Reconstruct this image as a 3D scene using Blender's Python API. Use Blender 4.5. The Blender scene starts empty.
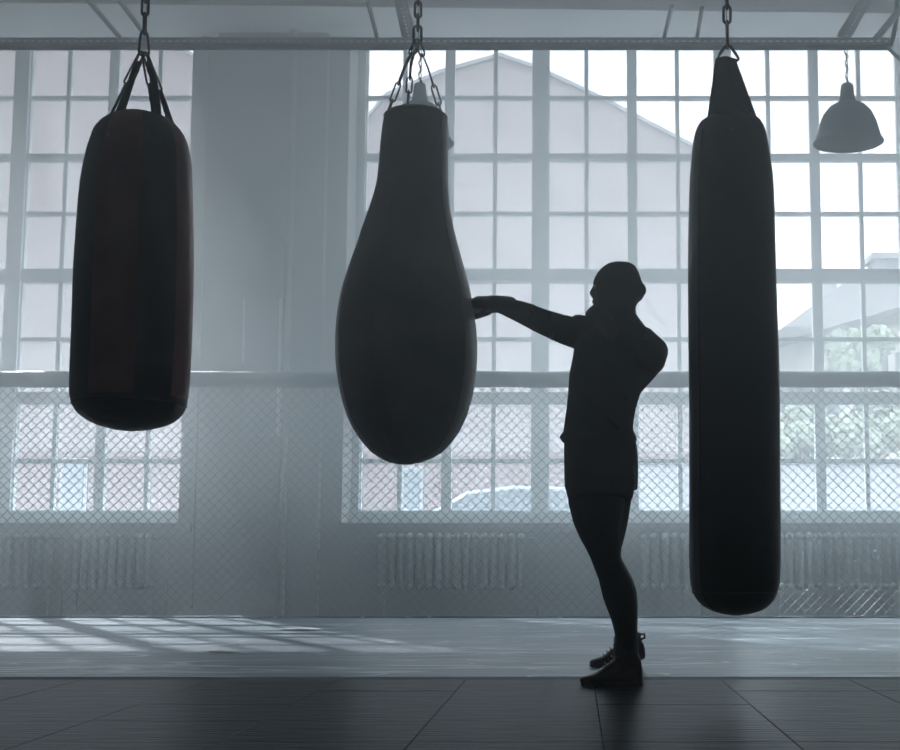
import bpy, math, random
from mathutils import Vector, Matrix
random.seed(7)
S = bpy.context.scene
COL = S.collection
R = math.radians

# ------------------------------------------------------------------ camera maths
F = 1300.0; CX = 575.0; HOR = 555.0; H = 0.524; TH = R(6.0)
CY = HOR - F*math.tan(TH)
sn, cs = math.sin(TH), math.cos(TH)
def P(px, py, Y):
    """world point seen at pixel (px, py) at depth Y"""
    b = (CY-py)/F
    dz = Y*(b*cs+sn)/(cs-b*sn)
    zc = Y*cs+dz*sn
    return Vector(((px-CX)/F*zc, Y, H+dz))
def Zat(py, Y): return P(CX, py, Y).z
def Xat(px, py, Y): return P(px, py, Y).x
def Yat(py, z):
    b = (CY-py)/F
    return (z-H)*(cs-b*sn)/(b*cs+sn)
def ppm(Y): return F/Y            # rough pixels per metre

# ------------------------------------------------------------------ materials
def nodes_of(name):
    m = bpy.data.materials.new(name); m.use_nodes = True
    return m, m.node_tree.nodes, m.node_tree.links
def mat(name, col, rough=.6, metal=0., var=.15, scale=8., bump=.0, bscale=60., spec=.5, stretch=(1,1,1), coat=0.):
    m, n, l = nodes_of(name)
    b = n['Principled BSDF']
    tc = n.new('ShaderNodeTexCoord'); mp = n.new('ShaderNodeMapping'); mp.inputs['Scale'].default_value = stretch
    l.new(tc.outputs['Object'], mp.inputs[0])
    t = n.new('ShaderNodeTexNoise'); t.inputs['Scale'].default_value = scale; t.inputs['Detail'].default_value = 5
    l.new(mp.outputs[0], t.inputs['Vector'])
    r = n.new('ShaderNodeValToRGB')
    c = Vector(col)
    r.color_ramp.elements[0].position = .3; r.color_ramp.elements[1].position = .7
    r.color_ramp.elements[0].color = (*(c*(1-var)), 1); r.color_ramp.elements[1].color = (*(c*(1+var)), 1)
    l.new(t.outputs[0], r.inputs[0]); l.new(r.outputs[0], b.inputs['Base Color'])
    b.inputs['Roughness'].default_value = rough; b.inputs['Metallic'].default_value = metal
    b.inputs['Specular IOR Level'].default_value = spec
    if coat: b.inputs['Coat Weight'].default_value = coat
    if bump:
        t2 = n.new('ShaderNodeTexNoise'); t2.inputs['Scale'].default_value = bscale; t2.inputs['Detail'].default_value = 4
        l.new(mp.outputs[0], t2.inputs['Vector'])
        bp = n.new('ShaderNodeBump'); bp.inputs['Strength'].default_value = bump; bp.inputs['Distance'].default_value = .02
        l.new(t2.outputs[0], bp.inputs['Height']); l.new(bp.outputs[0], b.inputs['Normal'])
    return m
def brickmat(name, c1, c2, mortar, sc=1.):
    m, n, l = nodes_of(name)
    b = n['Principled BSDF']; tc = n.new('ShaderNodeTexCoord')
    sp = n.new('ShaderNodeSeparateXYZ'); cb = n.new('ShaderNodeCombineXYZ')
    l.new(tc.outputs['Object'], sp.inputs[0]); ad = n.new('ShaderNodeMath')
    l.new(sp.outputs[0], ad.inputs[0]); l.new(sp.outputs[1], ad.inputs[1])
    l.new(ad.outputs[0], cb.inputs[0]); l.new(sp.outputs[2], cb.inputs[1])
    t = n.new('ShaderNodeTexBrick'); l.new(cb.outputs[0], t.inputs['Vector'])
    t.inputs['Color1'].default_value = (*c1, 1); t.inputs['Color2'].default_value = (*c2, 1); t.inputs['Mortar'].default_value = (*mortar, 1)
    t.inputs['Scale'].default_value = sc; t.inputs['Brick Width'].default_value = .26; t.inputs['Row Height'].default_value = .085
    t.inputs['Mortar Size'].default_value = .008
    l.new(t.outputs[0], b.inputs['Base Color']); b.inputs['Roughness'].default_value = .9
    return m
M = {}
M['wall'] = mat('painted_wall', (.28,.29,.29), .8, var=.12, scale=1.4, bump=.2, bscale=30)
M['plain'] = mat('room_shell', (.12,.13,.14), .9)
M['ceil'] = mat('ceiling_paint', (.88,.91,.92), .8, var=.1, scale=1.2, stretch=(1,3,1))
M['frame'] = mat('window_paint', (.80,.86,.88), .5, var=.06)
M['steel'] = mat('galvanised_steel', (.36,.38,.39), .45, .7, var=.1)
M['darksteel'] = mat('dark_steel', (.06,.06,.065), .5, .6)
M['beam'] = mat('beam_paint', (.16,.16,.165), .7)
M['wire'] = mat('fence_wire', (.22,.24,.26), .28, .9, var=.05)
M['pad'] = mat('rail_vinyl', (.40,.46,.49), .4, var=.08, bump=.25, bscale=9)
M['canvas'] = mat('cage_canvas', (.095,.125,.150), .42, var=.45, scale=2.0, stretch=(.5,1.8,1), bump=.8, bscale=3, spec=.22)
M['rubber'] = mat('mat_rubber', (.007,.011,.015), .30, var=.45, scale=4, stretch=(.5,3,1), bump=.35, bscale=9, spec=.22)
for nd in M['rubber'].node_tree.nodes:
    if nd.type == 'BSDF_PRINCIPLED': nd.inputs['IOR'].default_value = 1.09; nd.inputs['Specular Tint'].default_value = (.72,.88,1,1)
def crease_highlights(m):
    """glossy highlights on crease crests, painted as pale curves in the base colour"""
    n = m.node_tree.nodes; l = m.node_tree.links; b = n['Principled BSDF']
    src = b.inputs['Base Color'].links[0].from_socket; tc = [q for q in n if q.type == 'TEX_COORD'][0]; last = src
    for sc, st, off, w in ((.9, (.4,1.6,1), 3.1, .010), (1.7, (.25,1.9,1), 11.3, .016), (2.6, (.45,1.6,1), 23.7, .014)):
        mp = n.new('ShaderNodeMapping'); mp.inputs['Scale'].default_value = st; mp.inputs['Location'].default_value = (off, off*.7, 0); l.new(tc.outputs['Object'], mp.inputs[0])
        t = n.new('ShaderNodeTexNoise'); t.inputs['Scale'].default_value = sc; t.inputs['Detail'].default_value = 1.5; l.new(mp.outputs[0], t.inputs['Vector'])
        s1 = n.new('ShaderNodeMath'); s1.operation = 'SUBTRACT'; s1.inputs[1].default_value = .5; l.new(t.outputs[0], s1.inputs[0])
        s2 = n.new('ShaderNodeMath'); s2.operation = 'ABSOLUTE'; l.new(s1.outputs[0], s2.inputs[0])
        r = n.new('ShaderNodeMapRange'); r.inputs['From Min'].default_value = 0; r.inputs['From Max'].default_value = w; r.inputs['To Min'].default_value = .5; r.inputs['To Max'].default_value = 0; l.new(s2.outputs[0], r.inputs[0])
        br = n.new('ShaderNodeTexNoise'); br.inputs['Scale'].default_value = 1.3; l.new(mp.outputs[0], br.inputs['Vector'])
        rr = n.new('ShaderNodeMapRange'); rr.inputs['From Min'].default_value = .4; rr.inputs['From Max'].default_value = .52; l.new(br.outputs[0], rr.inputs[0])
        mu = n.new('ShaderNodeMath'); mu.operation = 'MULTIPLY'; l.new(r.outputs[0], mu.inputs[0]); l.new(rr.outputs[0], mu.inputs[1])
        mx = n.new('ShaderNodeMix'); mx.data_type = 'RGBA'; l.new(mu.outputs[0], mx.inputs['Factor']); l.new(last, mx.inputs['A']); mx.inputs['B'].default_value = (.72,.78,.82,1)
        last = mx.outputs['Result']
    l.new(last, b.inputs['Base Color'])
crease_highlights(M['canvas'])
M['slate'] = mat('slate_roof', (.085,.09,.10), .8)
M['floor'] = mat('room_floor', (.10,.11,.12), .6)
M['black'] = mat('black_edge', (.006,.006,.007), .8)
M['rad'] = mat('radiator_paint', (.27,.29,.30), .5)
M['red_leather'] = mat('maroon_leather', (.42,.15,.13), .42, var=.3, scale=5, bump=.15, bscale=20)
M['blk_leather'] = mat('black_leather', (.085,.078,.078), .42, var=.3, scale=5, bump=.15, bscale=20)
M['brn_leather'] = mat('brown_leather', (.22,.195,.19), .5, var=.3, scale=4, bump=.25, bscale=8)
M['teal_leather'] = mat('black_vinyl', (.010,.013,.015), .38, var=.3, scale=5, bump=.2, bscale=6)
M['rivet'] = mat('worn_rivet', (.25,.25,.25), .4, .8)
M['chain'] = mat('chain_steel', (.05,.045,.042), .45, .7)
M['skin'] = mat('skin', (.20,.11,.08), .55)
M['shirt'] = mat('dark_knit', (.012,.015,.018), .9, bump=.3, bscale=25)
M['shorts'] = mat('dark_shorts', (.009,.011,.012), .85, bump=.3, bscale=18)
M['legging'] = mat('dark_leggings', (.007,.009,.010), .8)
M['cap'] = mat('dark_headwear', (.018,.014,.017), .9, bump=.3, bscale=40)
M['glove'] = mat('maroon_glove', (.045,.016,.014), .5)
M['shoe'] = mat('dark_shoe_leather', (.022,.012,.012), .5)
M['sole'] = mat('shoe_sole', (.012,.012,.012), .7)
M['lamp'] = mat('lamp_enamel', (.62,.72,.76), .35, .1, var=.05)
M['lampin'] = mat('lamp_inner_enamel', (.75,.78,.78), .4, var=.04)
M['bulb'] = mat('frosted_bulb', (.8,.8,.8), .3)
M['board'] = mat('grey_board', (.33,.36,.37), .6, var=.06)
M['sunlit_edge'] = mat('painted_sunlit_edge', (.75,.78,.8), .35, .5, var=.03)  # pale tone imitates sun on the board edges
M['brick'] = brickmat('pink_brick', (.31,.262,.27), (.28,.235,.245), (.31,.29,.295))
M['brick2'] = brickmat('rose_brick', (.315,.268,.275), (.285,.242,.25), (.32,.295,.30))
M['plinth'] = brickmat('dark_rose_brick', (.22,.155,.16), (.19,.135,.14), (.22,.18,.18))
M['roof'] = mat('sheet_roof', (.33,.34,.37), .7, var=.05)
M['stucco'] = mat('cream_stucco', (.78,.76,.68), .9, var=.05)
M['shade_glass'] = mat('dark_pane', (.16,.20,.23), .25, var=.1)
M['concrete'] = mat('street_concrete', (.34,.34,.36), .9, var=.08, scale=2)
M['asphalt'] = mat('asphalt', (.27,.275,.285), .9)
M['leaf'] = mat('leaves', (.32,.38,.28), .8, var=.35, scale=3)
M['bark'] = mat('bark', (.16,.12,.09), .9)
M['carpaint'] = mat('silver_blue_paint', (.42,.50,.58), .25, .3, var=.03)
M['tyre'] = mat('tyre', (.02,.02,.02), .8)
M['crest_light'] = mat('canvas_crest_light', (.45,.52,.58), .35, var=.3, scale=12)  # paler canvas colour for the highlights on crease crests
M['paper'] = mat('scrap_paper', (.8,.8,.72), .8)

# glass: clear pane, faint reflection and a breath of dust
def glassmat():
    m, n, l = nodes_of('window_glass')
    n.remove(n['Principled BSDF']); out = n['Material Output']
    tr = n.new('ShaderNodeBsdfTransparent'); tr.inputs[0].default_value = (.95,.97,.98,1)
    gl = n.new('ShaderNodeBsdfGlossy'); gl.inputs['Roughness'].default_value = .05
    fr = n.new('ShaderNodeFresnel'); fr.inputs[0].default_value = 1.4
    mx = n.new('ShaderNodeMixShader'); l.new(fr.outputs[0], mx.inputs[0]); l.new(tr.outputs[0], mx.inputs[1]); l.new(gl.outputs[0], mx.inputs[2])
    du = n.new('ShaderNodeBsdfTranslucent'); du.inputs[0].default_value = (.9,.93,.95,1)
    nz = n.new('ShaderNodeTexNoise'); nz.inputs['Scale'].default_value = 2.2; nz.inputs['Detail'].default_value = 6
    tc = n.new('ShaderNodeTexCoord'); l.new(tc.outputs['Object'], nz.inputs['Vector'])
    rp = n.new('ShaderNodeMapRange'); rp.inputs['To Min'].default_value = .04; rp.inputs['To Max'].default_value = .16
    l.new(nz.outputs[0], rp.inputs[0])
    m2 = n.new('ShaderNodeMixShader'); l.new(rp.outputs[0], m2.inputs[0]); l.new(mx.outputs[0], m2.inputs[1]); l.new(du.outputs[0], m2.inputs[2])
    l.new(m2.outputs[0], out.inputs['Surface'])
    return m
M['glass'] = glassmat()

# ------------------------------------------------------------------ mesh builder
class MB:
    def __init__(s): s.v = []; s.f = []
    def add(s, v, f):
        o = len(s.v); s.v += [Vector(p) for p in v]; s.f += [tuple(i+o for i in q) for q in f]; return s
    def box(s, x0, x1, y0, y1, z0, z1):
        v = [(x,y,z) for z in (z0,z1) for y in (y0,y1) for x in (x0,x1)]
        return s.add(v, [(0,2,3,1),(4,5,7,6),(0,1,5,4),(2,6,7,3),(0,4,6,2),(1,3,7,5)])
    def bevbox(s, x0, x1, y0, y1, z0, z1, b):
        """box with chamfered edges"""
        rings = []
        for z, i in ((z0, b), (z0+b, 0), (z1-b, 0), (z1, b)):
            rings.append([(x0+i+b,y0+i,z),(x1-i-b,y0+i,z),(x1-i,y0+i+b,z),(x1-i,y1-i-b,z),(x1-i-b,y1-i,z),(x0+i+b,y1-i,z),(x0+i,y1-i-b,z),(x0+i,y0+i+b,z)])
        v = [p for r in rings for p in r]; f = []
        for k in range(3):
            for j in range(8):
                a = k*8+j; c = k*8+(j+1)%8; f.append((a,c,c+8,a+8))
        f.append(tuple(range(7,-1,-1))); f.append(tuple(range(24,32)))
        return s.add(v, f)
    def tube(s, pts, rad, n=10, closed=False, caps=True, round_caps=False, flat=None):
        """tube along pts; rad a number or list of numbers / (a,b) pairs"""
        pts = [Vector(p) for p in pts]; N = len(pts)
        rr = rad if isinstance(rad, (list, tuple)) else [rad]*N
        rr = [(q, q) if not isinstance(q, (list, tuple)) else q for q in rr]
        up = Vector(flat) if flat else None
        rings = []
        ref = None
        for i, p in enumerate(pts):
            a = pts[i-1] if (i or closed) else pts[i]; b = pts[(i+1) % N] if (i < N-1 or closed) else pts[i]
            t = (b-a).normalized()
            if up is not None: u = (up - t*up.dot(t)).normalized()
            else:
                if ref is None: ref = Vector((0,0,1)) if abs(t.z) < .9 else Vector((0,1,0))
                u = (ref - t*ref.dot(t)).normalized(); ref = u
            w = t.cross(u)
            rings.append((p, u, w, t, rr[i]))
        if round_caps and not closed:
            def capr(r0, sgn):
                p,u,w,t,(a,b) = r0; out = []
                m = min(a,b)
                for k in (1,2,3):
                    an = k*math.pi/2/3.4
                    out.append((p+t*sgn*m*math.sin(an), u,w,t,(a*math.cos(an), b*math.cos(an))))
                return out
            rings = list(reversed(capr(rings[0], -1))) + rings + capr(rings[-1], 1)
        v = []; f = []
        for p,u,w,t,(a,b) in rings:
            for k in range(n):
                an = 2*math.pi*k/n; v.append(p + u*a*math.cos(an) + w*b*math.sin(an))
        K = len(rings)
        for i in range(K if closed else K-1):
            for k in range(n):
                a = i*n+k; b = i*n+(k+1)%n; c = ((i+1)%K)*n+(k+1)%n; d = ((i+1)%K)*n+k
                f.append((a,b,c,d))
        if caps and not closed:
            f.append(tuple(reversed(range(n)))); f.append(tuple(range((K-1)*n, K*n)))
        return s.add(v, f)
    def rings(s, secs, n=32, cap0=True, cap1=True):
        """secs: list of (centre, rx, ry) horizontal ellipses"""
        v = []; f = []
        for c, rx, ry in secs:
            for k in range(n):
                an = 2*math.pi*k/n; v.append((c[0]+rx*math.cos(an), c[1]+ry*math.sin(an), c[2]))
        for i in range(len(secs)-1):
            for k in range(n):
                a = i*n+k; b = i*n+(k+1)%n; f.append((a,b,b+n,a+n))
        if cap0: f.append(tuple(reversed(range(n))))
        if cap1: f.append(tuple(range((len(secs)-1)*n, len(secs)*n)))
        return s.add(v, f)
    def prism(s, poly, y0, y1):
        """poly of (x, z) extruded along y"""
        n = len(poly)
        v = [(x,y0,z) for x,z in poly] + [(x,y1,z) for x,z in poly]
        f = [tuple(range(n)), tuple(range(2*n-1, n-1, -1))] + [(i, i+n, (i+1)%n+n, (i+1)%n) for i in range(n)]
        return s.add(v, f)
    def sphere(s, c, r, n=12, m=8, sc=(1,1,1)):
        secs = []
        c = Vector(c)
        for i in range(m+1):
            an = -math.pi/2 + math.pi*i/m
            q = max(math.cos(an), .02)
            secs.append(((c.x, c.y, c.z+r*sc[2]*math.sin(an)), r*sc[0]*q, r*sc[1]*q))
        return s.rings(secs, n)
    def build(s, name, m, parent=None, smooth=False, origin=None):
        me = bpy.data.meshes.new(name)
        if origin is None:
            if parent is not None: origin = WLOC.get(parent.name, Vector((0,0,0)))
            else:
                xs = [p.x for p in s.v]; ys = [p.y for p in s.v]; zs = [p.z for p in s.v]
                origin = Vector(((min(xs)+max(xs))/2, (min(ys)+max(ys))/2, min(zs)))
        origin = Vector(origin)
        me.from_pydata([p-origin for p in s.v], [], s.f); me.update()
        o = bpy.data.objects.new(name, me); COL.objects.link(o)
        if parent is None: o.location = origin; WLOC[o.name] = origin
        else: o.parent = parent; WLOC[o.name] = origin
        me.materials.append(m)
        if smooth:
            for p in me.polygons: p.use_smooth = True
            if smooth is not True:
                me.set_sharp_from_angle(angle=R(smooth))
        return o
WLOC = {}
def tag(o, label=None, cat=None, group=None, kind=None):
    if label: o['label'] = label
    if cat: o['category'] = cat
    if group: o['group'] = group
    if kind: o['kind'] = kind
    return o
def empty(name, loc, label=None, cat=None, group=None, kind=None):
    o = bpy.data.objects.new(name, None); COL.objects.link(o); o.location = loc
    o.empty_display_size = .1; WLOC[o.name] = Vector(loc)
    return tag(o, label, cat, group, kind)
def struct(name, mb, m, parent=None, smooth=False):
    o = mb.build(name, m, parent, smooth)
    if parent is None: o['kind'] = 'structure'
    return o
def fix_normals(o):
    import bmesh
    b = bmesh.new(); b.from_mesh(o.data); bmesh.ops.recalc_face_normals(b, faces=b.faces[:]); b.to_mesh(o.data); b.free()
def remesh(o, voxel, smooth_it=6, fac=.5):
    md = o.modifiers.new('r', 'REMESH'); md.mode = 'VOXEL'; md.voxel_size = voxel; md.use_smooth_shade = True
    if smooth_it:
        sm = o.modifiers.new('s', 'SMOOTH'); sm.iterations = smooth_it; sm.factor = fac
    dg = bpy.context.evaluated_depsgraph_get()
    me = bpy.data.meshes.new_from_object(o.evaluated_get(dg)); old = o.data
    o.modifiers.clear(); o.data = me; me.name = o.name
    for p in me.polygons: p.use_smooth = True
    return o
def bevel(o, w, seg=2):
    md = o.modifiers.new('b', 'BEVEL'); md.width = w; md.segments = seg; md.limit_method = 'ANGLE'
def torus_link(mb, c, axis_long, side, half, w, r, n=8):
    """oval chain link centred c, long axis, side axis (in the link's plane)"""
    a = Vector(axis_long).normalized(); s_ = Vector(side); s_ = (s_ - a*s_.dot(a)).normalized()
    pts = []
    st = half-w
    for k in range(9):
        an = -math.pi/2 + math.pi*k/8; pts.append(c + a*(st + w*math.cos(an)) + s_*w*math.sin(an))
    for k in range(9):
        an = math.pi/2 + math.pi*k/8; pts.append(c - a*(st - w*math.cos(an)) + s_*w*math.sin(an))
    mb.tube(pts, r, n, closed=True)
def chain(mb, p0, p1, pitch=.055, w=.013, r=.0045):
    p0, p1 = Vector(p0), Vector(p1); L = (p1-p0).length; n = max(1, round(L/pitch)); a = (p1-p0)/n
    t = a.normalized(); ref = Vector((1,0,0)) if abs(t.x) < .8 else Vector((0,0,1))
    u = (ref - t*ref.dot(t)).normalized(); w2 = t.cross(u)
    for i in range(n):
        side = u if i % 2 else w2
        torus_link(mb, p0 + a*(i+.5), t, side, a.length/2 + r*1.4, w, r)

# ------------------------------------------------------------------ room shell
YW, YG = 13.0, 13.62
XL, XR = -9.0, 8.0
ZF = -.15
YB = -3.0
# window grid measured at the glass plane
def gx(px): return Xat(px, 55, YG-.07)
bay = (gx(904)-gx(541))/2
ZS = Zat(523, YW)                     # sill
ZT = Zat(41, YG)                      # window top
ZC = Zat(38, YW)                      # ceiling height
w1r = Xat(193, 60, YW); w2l = Xat(350, 60, YW)
th1 = gx(23.5)                        # thick mullion of the first window
w1l = th1 - bay + .12
w2r = gx(904)+bay*1.0
print('ZS', ZS, 'ZT', ZT, 'ZC', ZC, 'bay', bay, 'w1r', w1r, 'w2l', w2l)
mb = MB(); TK = .75
mb.box(XL-.3, XR+.3, YW, YW+TK, ZF-.3, ZS)
mb.box(XL-.3, XR+.3, YW, YW+TK, ZT, ZC+.6)
mb.box(XL-.3, w1l, YW, YW+TK, ZS, ZT)
mb.box(w1r, w2l, YW, YW+TK, ZS, ZT)
mb.box(w2r, XR+.3, YW, YW+TK, ZS, ZT)
struct('wall_back', mb, M['wall'])
struct('wall_left', MB().box(XL-.3, XL, YB, YW, ZF-.3, ZC+.3), M['plain'])
struct('wall_right', MB().box(XR, XR+.3, YB, YW, ZF-.3, ZC+.3), M['plain'])
struct('wall_front', MB().box(XL-.3, XR+.3, YB-.3, YB, ZF-.3, ZC+.3), M['plain'])
struct('ceiling', MB().box(XL-.3, XR+.3, YB-.3, YW, ZC, ZC+.3), M['ceil'])
struct('floor', MB().box(XL-.3, XR+.3, YB-.3, YW, ZF-.3, ZF), M['floor'])
# pilaster on the pier, sills, skirting
px0, px1 = Xat(215, 300, YW), Xat(325, 300, YW)
struct('trim_1', MB().box(px0, px1, YW-.14, YW, ZF, ZC), M['wall'])
def sill(n, x0, x1):
    m_ = MB().box(x0-.15, x1+.15, YW-.10, YW+.0, ZS-.09, ZS-.005)
    struct('trim_%d' % n, m_, M['wall'])
sill(2, w1l, w1r); sill(3, w2l, w2r)
# boards round the reveals of the windows
struct('trim_4', MB().box(w1r+.10, w1r+.17, YW-.05, YW, .0, ZC), M['wall'])
struct('trim_5', MB().box(w2l-.30, w2l-.24, YW-.05, YW, .0, ZC), M['wall'])

# windows
zr = [Zat(y, YG-.05) for y in (41, 97, 157, 213, 275.5, 339, 398, 461, 519)]   # horizontals top to bottom
def window(n, xl, xr, thick, mids, munts, glass=True):
    e = empty('window_%d' % n, ((xl+xr)/2, YG, ZS), kind='structure')
    fr = MB(); y0, y1 = YG-.06, YG+.05
    for x in thick:
        fr.box(max(x-.078, xl), min(x+.078, xr), y0-.03, y1, ZS, ZT)
    for x in mids: fr.box(x-.036, x+.036, y0, y1, ZS, ZT)
    fr.box(xl, xr, y0, y1, ZT-.08, ZT); fr.box(xl, xr, y0-.02, y1, ZS, ZS+.13)
    for z, h in ((zr[2], .025), (zr[4], .06), (zr[6], .05)): fr.box(xl, xr, y0-.01, y1, z-h, z+h)
    fr.build('window_frame', M['frame'], e)
    mu = MB()
    for x in munts: mu.box(x-.022, x+.022, YG-.03, YG+.03, ZS, ZT)
    for z in (zr[1], zr[3], zr[5], zr[7]): mu.box(xl, xr, YG-.028, YG+.028, z-.022, z+.022)
    # casement frames inside each bay
    allx = sorted(list(thick)+list(mids))
    hz = [ZS+.13]+[z for z in (zr[6], zr[4], zr[2])]+[ZT-.08]
    for a, b in zip(allx[:-1], allx[1:]):
        a2 = a+(.078 if a in thick else .036); b2 = b-(.078 if b in thick else .036)
        for k in range(4):
            z0 = hz[k]+(0,.05,.06,.025)[k]; z1 = hz[k+1]-(.05,.06,.025,0)[k]
            for q in ((a2,a2+.016,z0,z1),(b2-.016,b2,z0,z1),(a2,b2,z0,z0+.016),(a2,b2,z1-.016,z1)):
                mu.box(q[0], q[1], YG-.045, YG+.03, q[2], q[3])
    mu.build('muntin', M['frame'], e)
    g = MB(); g.add([(xl,YG+.01,ZS),(xr,YG+.01,ZS),(xr,YG+.01,ZT),(xl,YG+.01,ZT)], [(0,1,2,3)])
    g.build('glass_pane', M['glass'], e)
    return e
b = bay
window(1, w1l, w1r+.0, [th1-b, th1, th1+b], [th1-b/2, th1+b/2], [th1-b*.75, th1-b*.25, th1+b*.25, th1+b*.75])
t0 = gx(360)
T = [gx(541)-b, gx(541), gx(541)+b, gx(541)+2*b, gx(541)+3*b]
window(2, w2l, w2r, T, [t+b/2 for t in T[:-1]], [t+b/4 for t in T[:-1]]+[t+3*b/4 for t in T[:-1]])
# portals: the daylight enters through the two windows
for (x0, x1) in ((w1l, w1r), (w2l, w2r)):
    ld = bpy.data.lights.new('window_daylight', 'AREA'); ld.shape = 'RECTANGLE'; ld.size = x1-x0; ld.size_y = ZT-ZS
    lo = bpy.data.objects.new('window_daylight', ld); COL.objects.link(lo); ld.cycles.is_portal = True
    lo.location = ((x0+x1)/2, YG+.12, (ZS+ZT)/2); lo.rotation_euler = (R(-90), 0, 0)

# ------------------------------------------------------------------ near beam and steelwork
zb = ZC-.35
yl, yr_ = Yat(2.5, zb), Yat(13.5, zb)
bx_l, bx_r = P(0, 2.5, yl).x, P(900, 13.5, yr_).x
mb = MB(); dx = bx_r-bx_l; sl = (yr_-yl)/dx
xa, xb = XL, XR
ya, yb2 = yl+(xa-bx_l)*sl, yl+(xb-bx_l)*sl
v = []
for (x, y) in ((xa, ya), (xb, yb2), (xb, yb2-.5), (xa, ya-.5)):
    v.append((x, y, zb)); v.append((x, y, ZC))
mb.add(v, [(0,1,3,2),(2,3,5,4),(4,5,7,6),(6,7,1,0),(0,2,4,6),(1,7,5,3)])
o = mb.build('ceiling_beam', M['beam']); fix_normals(o); o['kind'] = 'structure'
print('beam', yl, yr_, zb)

YR = 8.7
zr0, zr1 = Zat(48, YR), Zat(37.5, YR)
xr0, xr1 = -6.2, Xat(890, 45, YR)
def perforated(mb, p0, p1, up, width, pitch=.05, hole=(.026,.014), thick=.003, face_w=None):
    """flat strip from p0 to p1 with a row of slots along its middle"""
    p0, p1, up = Vector(p0), Vector(p1), Vector(up).normalized()
    L = (p1-p0).length; d = (p1-p0).normalized(); nrm = d.cross(up)
    def slab(a0, a1, h0, h1):
        v = []
        for t in (-thick/2, thick/2):
            for a, h in ((a0,h0),(a1,h0),(a1,h1),(a0,h1)): v.append(p0+d*a+up*h+nrm*t)
        mb.add(v, [(0,1,2,3),(7,6,5,4),(0,4,5,1),(1,5,6,2),(2,6,7,3),(3,7,4,0)])
    hh = hole[1]
    slab(0, L, 0, width/2-hh/2); slab(0, L, width/2+hh/2, width)
    n = int(L/pitch); pt = L/n
    for i in range(n):
        slab(i*pt+hole[0]/2+pt/2-pt, i*pt+pt/2-hole[0]/2, width/2-hh/2, width/2+hh/2) if i else slab(0, pt/2-hole[0]/2, width/2-hh/2, width/2+hh/2)
    slab(L-pt/2+hole[0]/2, L, width/2-hh/2, width/2+hh/2)
mb = MB()
perforated(mb, (xr0, YR, zr0+.02), (xr1, YR, zr0+.02), (0,0,1), zr1-zr0-.02)
perforated(mb, (xr0, YR-.055, zr0+.02), (xr1, YR-.055, zr0+.02), (0,1,0), .055)
mb.box(xr0, xr1, YR-.002, YR+.002, zr0-.015, zr0+.02)
rail = mb.build('cable_tray', M['steel']); tag(rail, 'long perforated steel angle rail crossing in front of the window tops, carrying the lamps', 'rail')
# struts running towards the camera, perforated
def strut(px, py, px2, py2, label, w=.07, perf=True, zoff=.0):
    a = P(px, py, YR); z = zr1+zoff
    a.z = z
    # second end on the same height
    Y2 = Yat(max(py2, -60), z); bq = P(px2, max(py2, -60), Y2)
    m_ = MB()
    if perf:
        perforated(m_, a+Vector((-w/2,0,0)), bq+Vector((-w/2,0,0)), (1,0,0), w, pitch=.06)
        for s_ in (-1, 1):
            m_.tube([a+Vector((s_*w/2,0,.02)), bq+Vector((s_*w/2,0,.02))], (.02,.004), 6, flat=(0,0,1))
    else:
        m_.tube([a, bq], w/2, 10)
    o = m_.build('steel_strut', M['steel']); tag(o, label, 'strut', 'steel struts under the ceiling')
    return o
strut(845, 40, 867, 0, 'perforated steel strut running back above the hanging lamp by the right window')
strut(409, 38, 398, -6, 'perforated steel strut running overhead just beside the pear bag chain')
strut(120, 38, 84, -4, 'slim steel pipe strut overhead, first one left of the red bag chain', .035, False)
strut(147, 38, 117, -3, 'slim steel pipe strut overhead ending right at the red bag chain', .035, False)
strut(377, 38, 368, 2, 'short dark pipe strut overhead a step left of the pear bag chain', .03, False)
strut(664, 38, 672, 6, 'short pipe strut overhead midway between fighter and long black bag', .03, False)
strut(697, 38, 702, 8, 'short pipe strut overhead just left of the long black bag chain', .03, False)
strut(877, 42, 908, 0, 'steel pipe strut overhead in the upper corner beyond the lamp', .05, False)
# rods that carry the rail from the ceiling
for px in (-40, 145, 418, 727, 950):
    x = Xat(px, 40, YR); m_ = MB().tube([(x, YR+.01, zr1-.02), (x, YR+.01, ZC)], .005, 6)
    tag(m_.build('threaded_rod', M['steel']), 'thin steel rod carrying the perforated rail from the ceiling', 'rod', 'rods carrying the rail')
mb = MB(); pts = []
A = [(890,46),(893,38),(896,22),(897,8),(896,-10)]
mb.tube([P(x,y,YR-.02) for x,y in A], .016, 8)
mb.tube([P(888,47,YR-.02), P(894,54,YR-.02), P(905,64,YR-.02), P(930,80,YR-.02)], .014, 8)
tag(mb.build('conduit', M['steel'], smooth=True), 'curved steel conduit at the end of the perforated rail', 'conduit')

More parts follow.
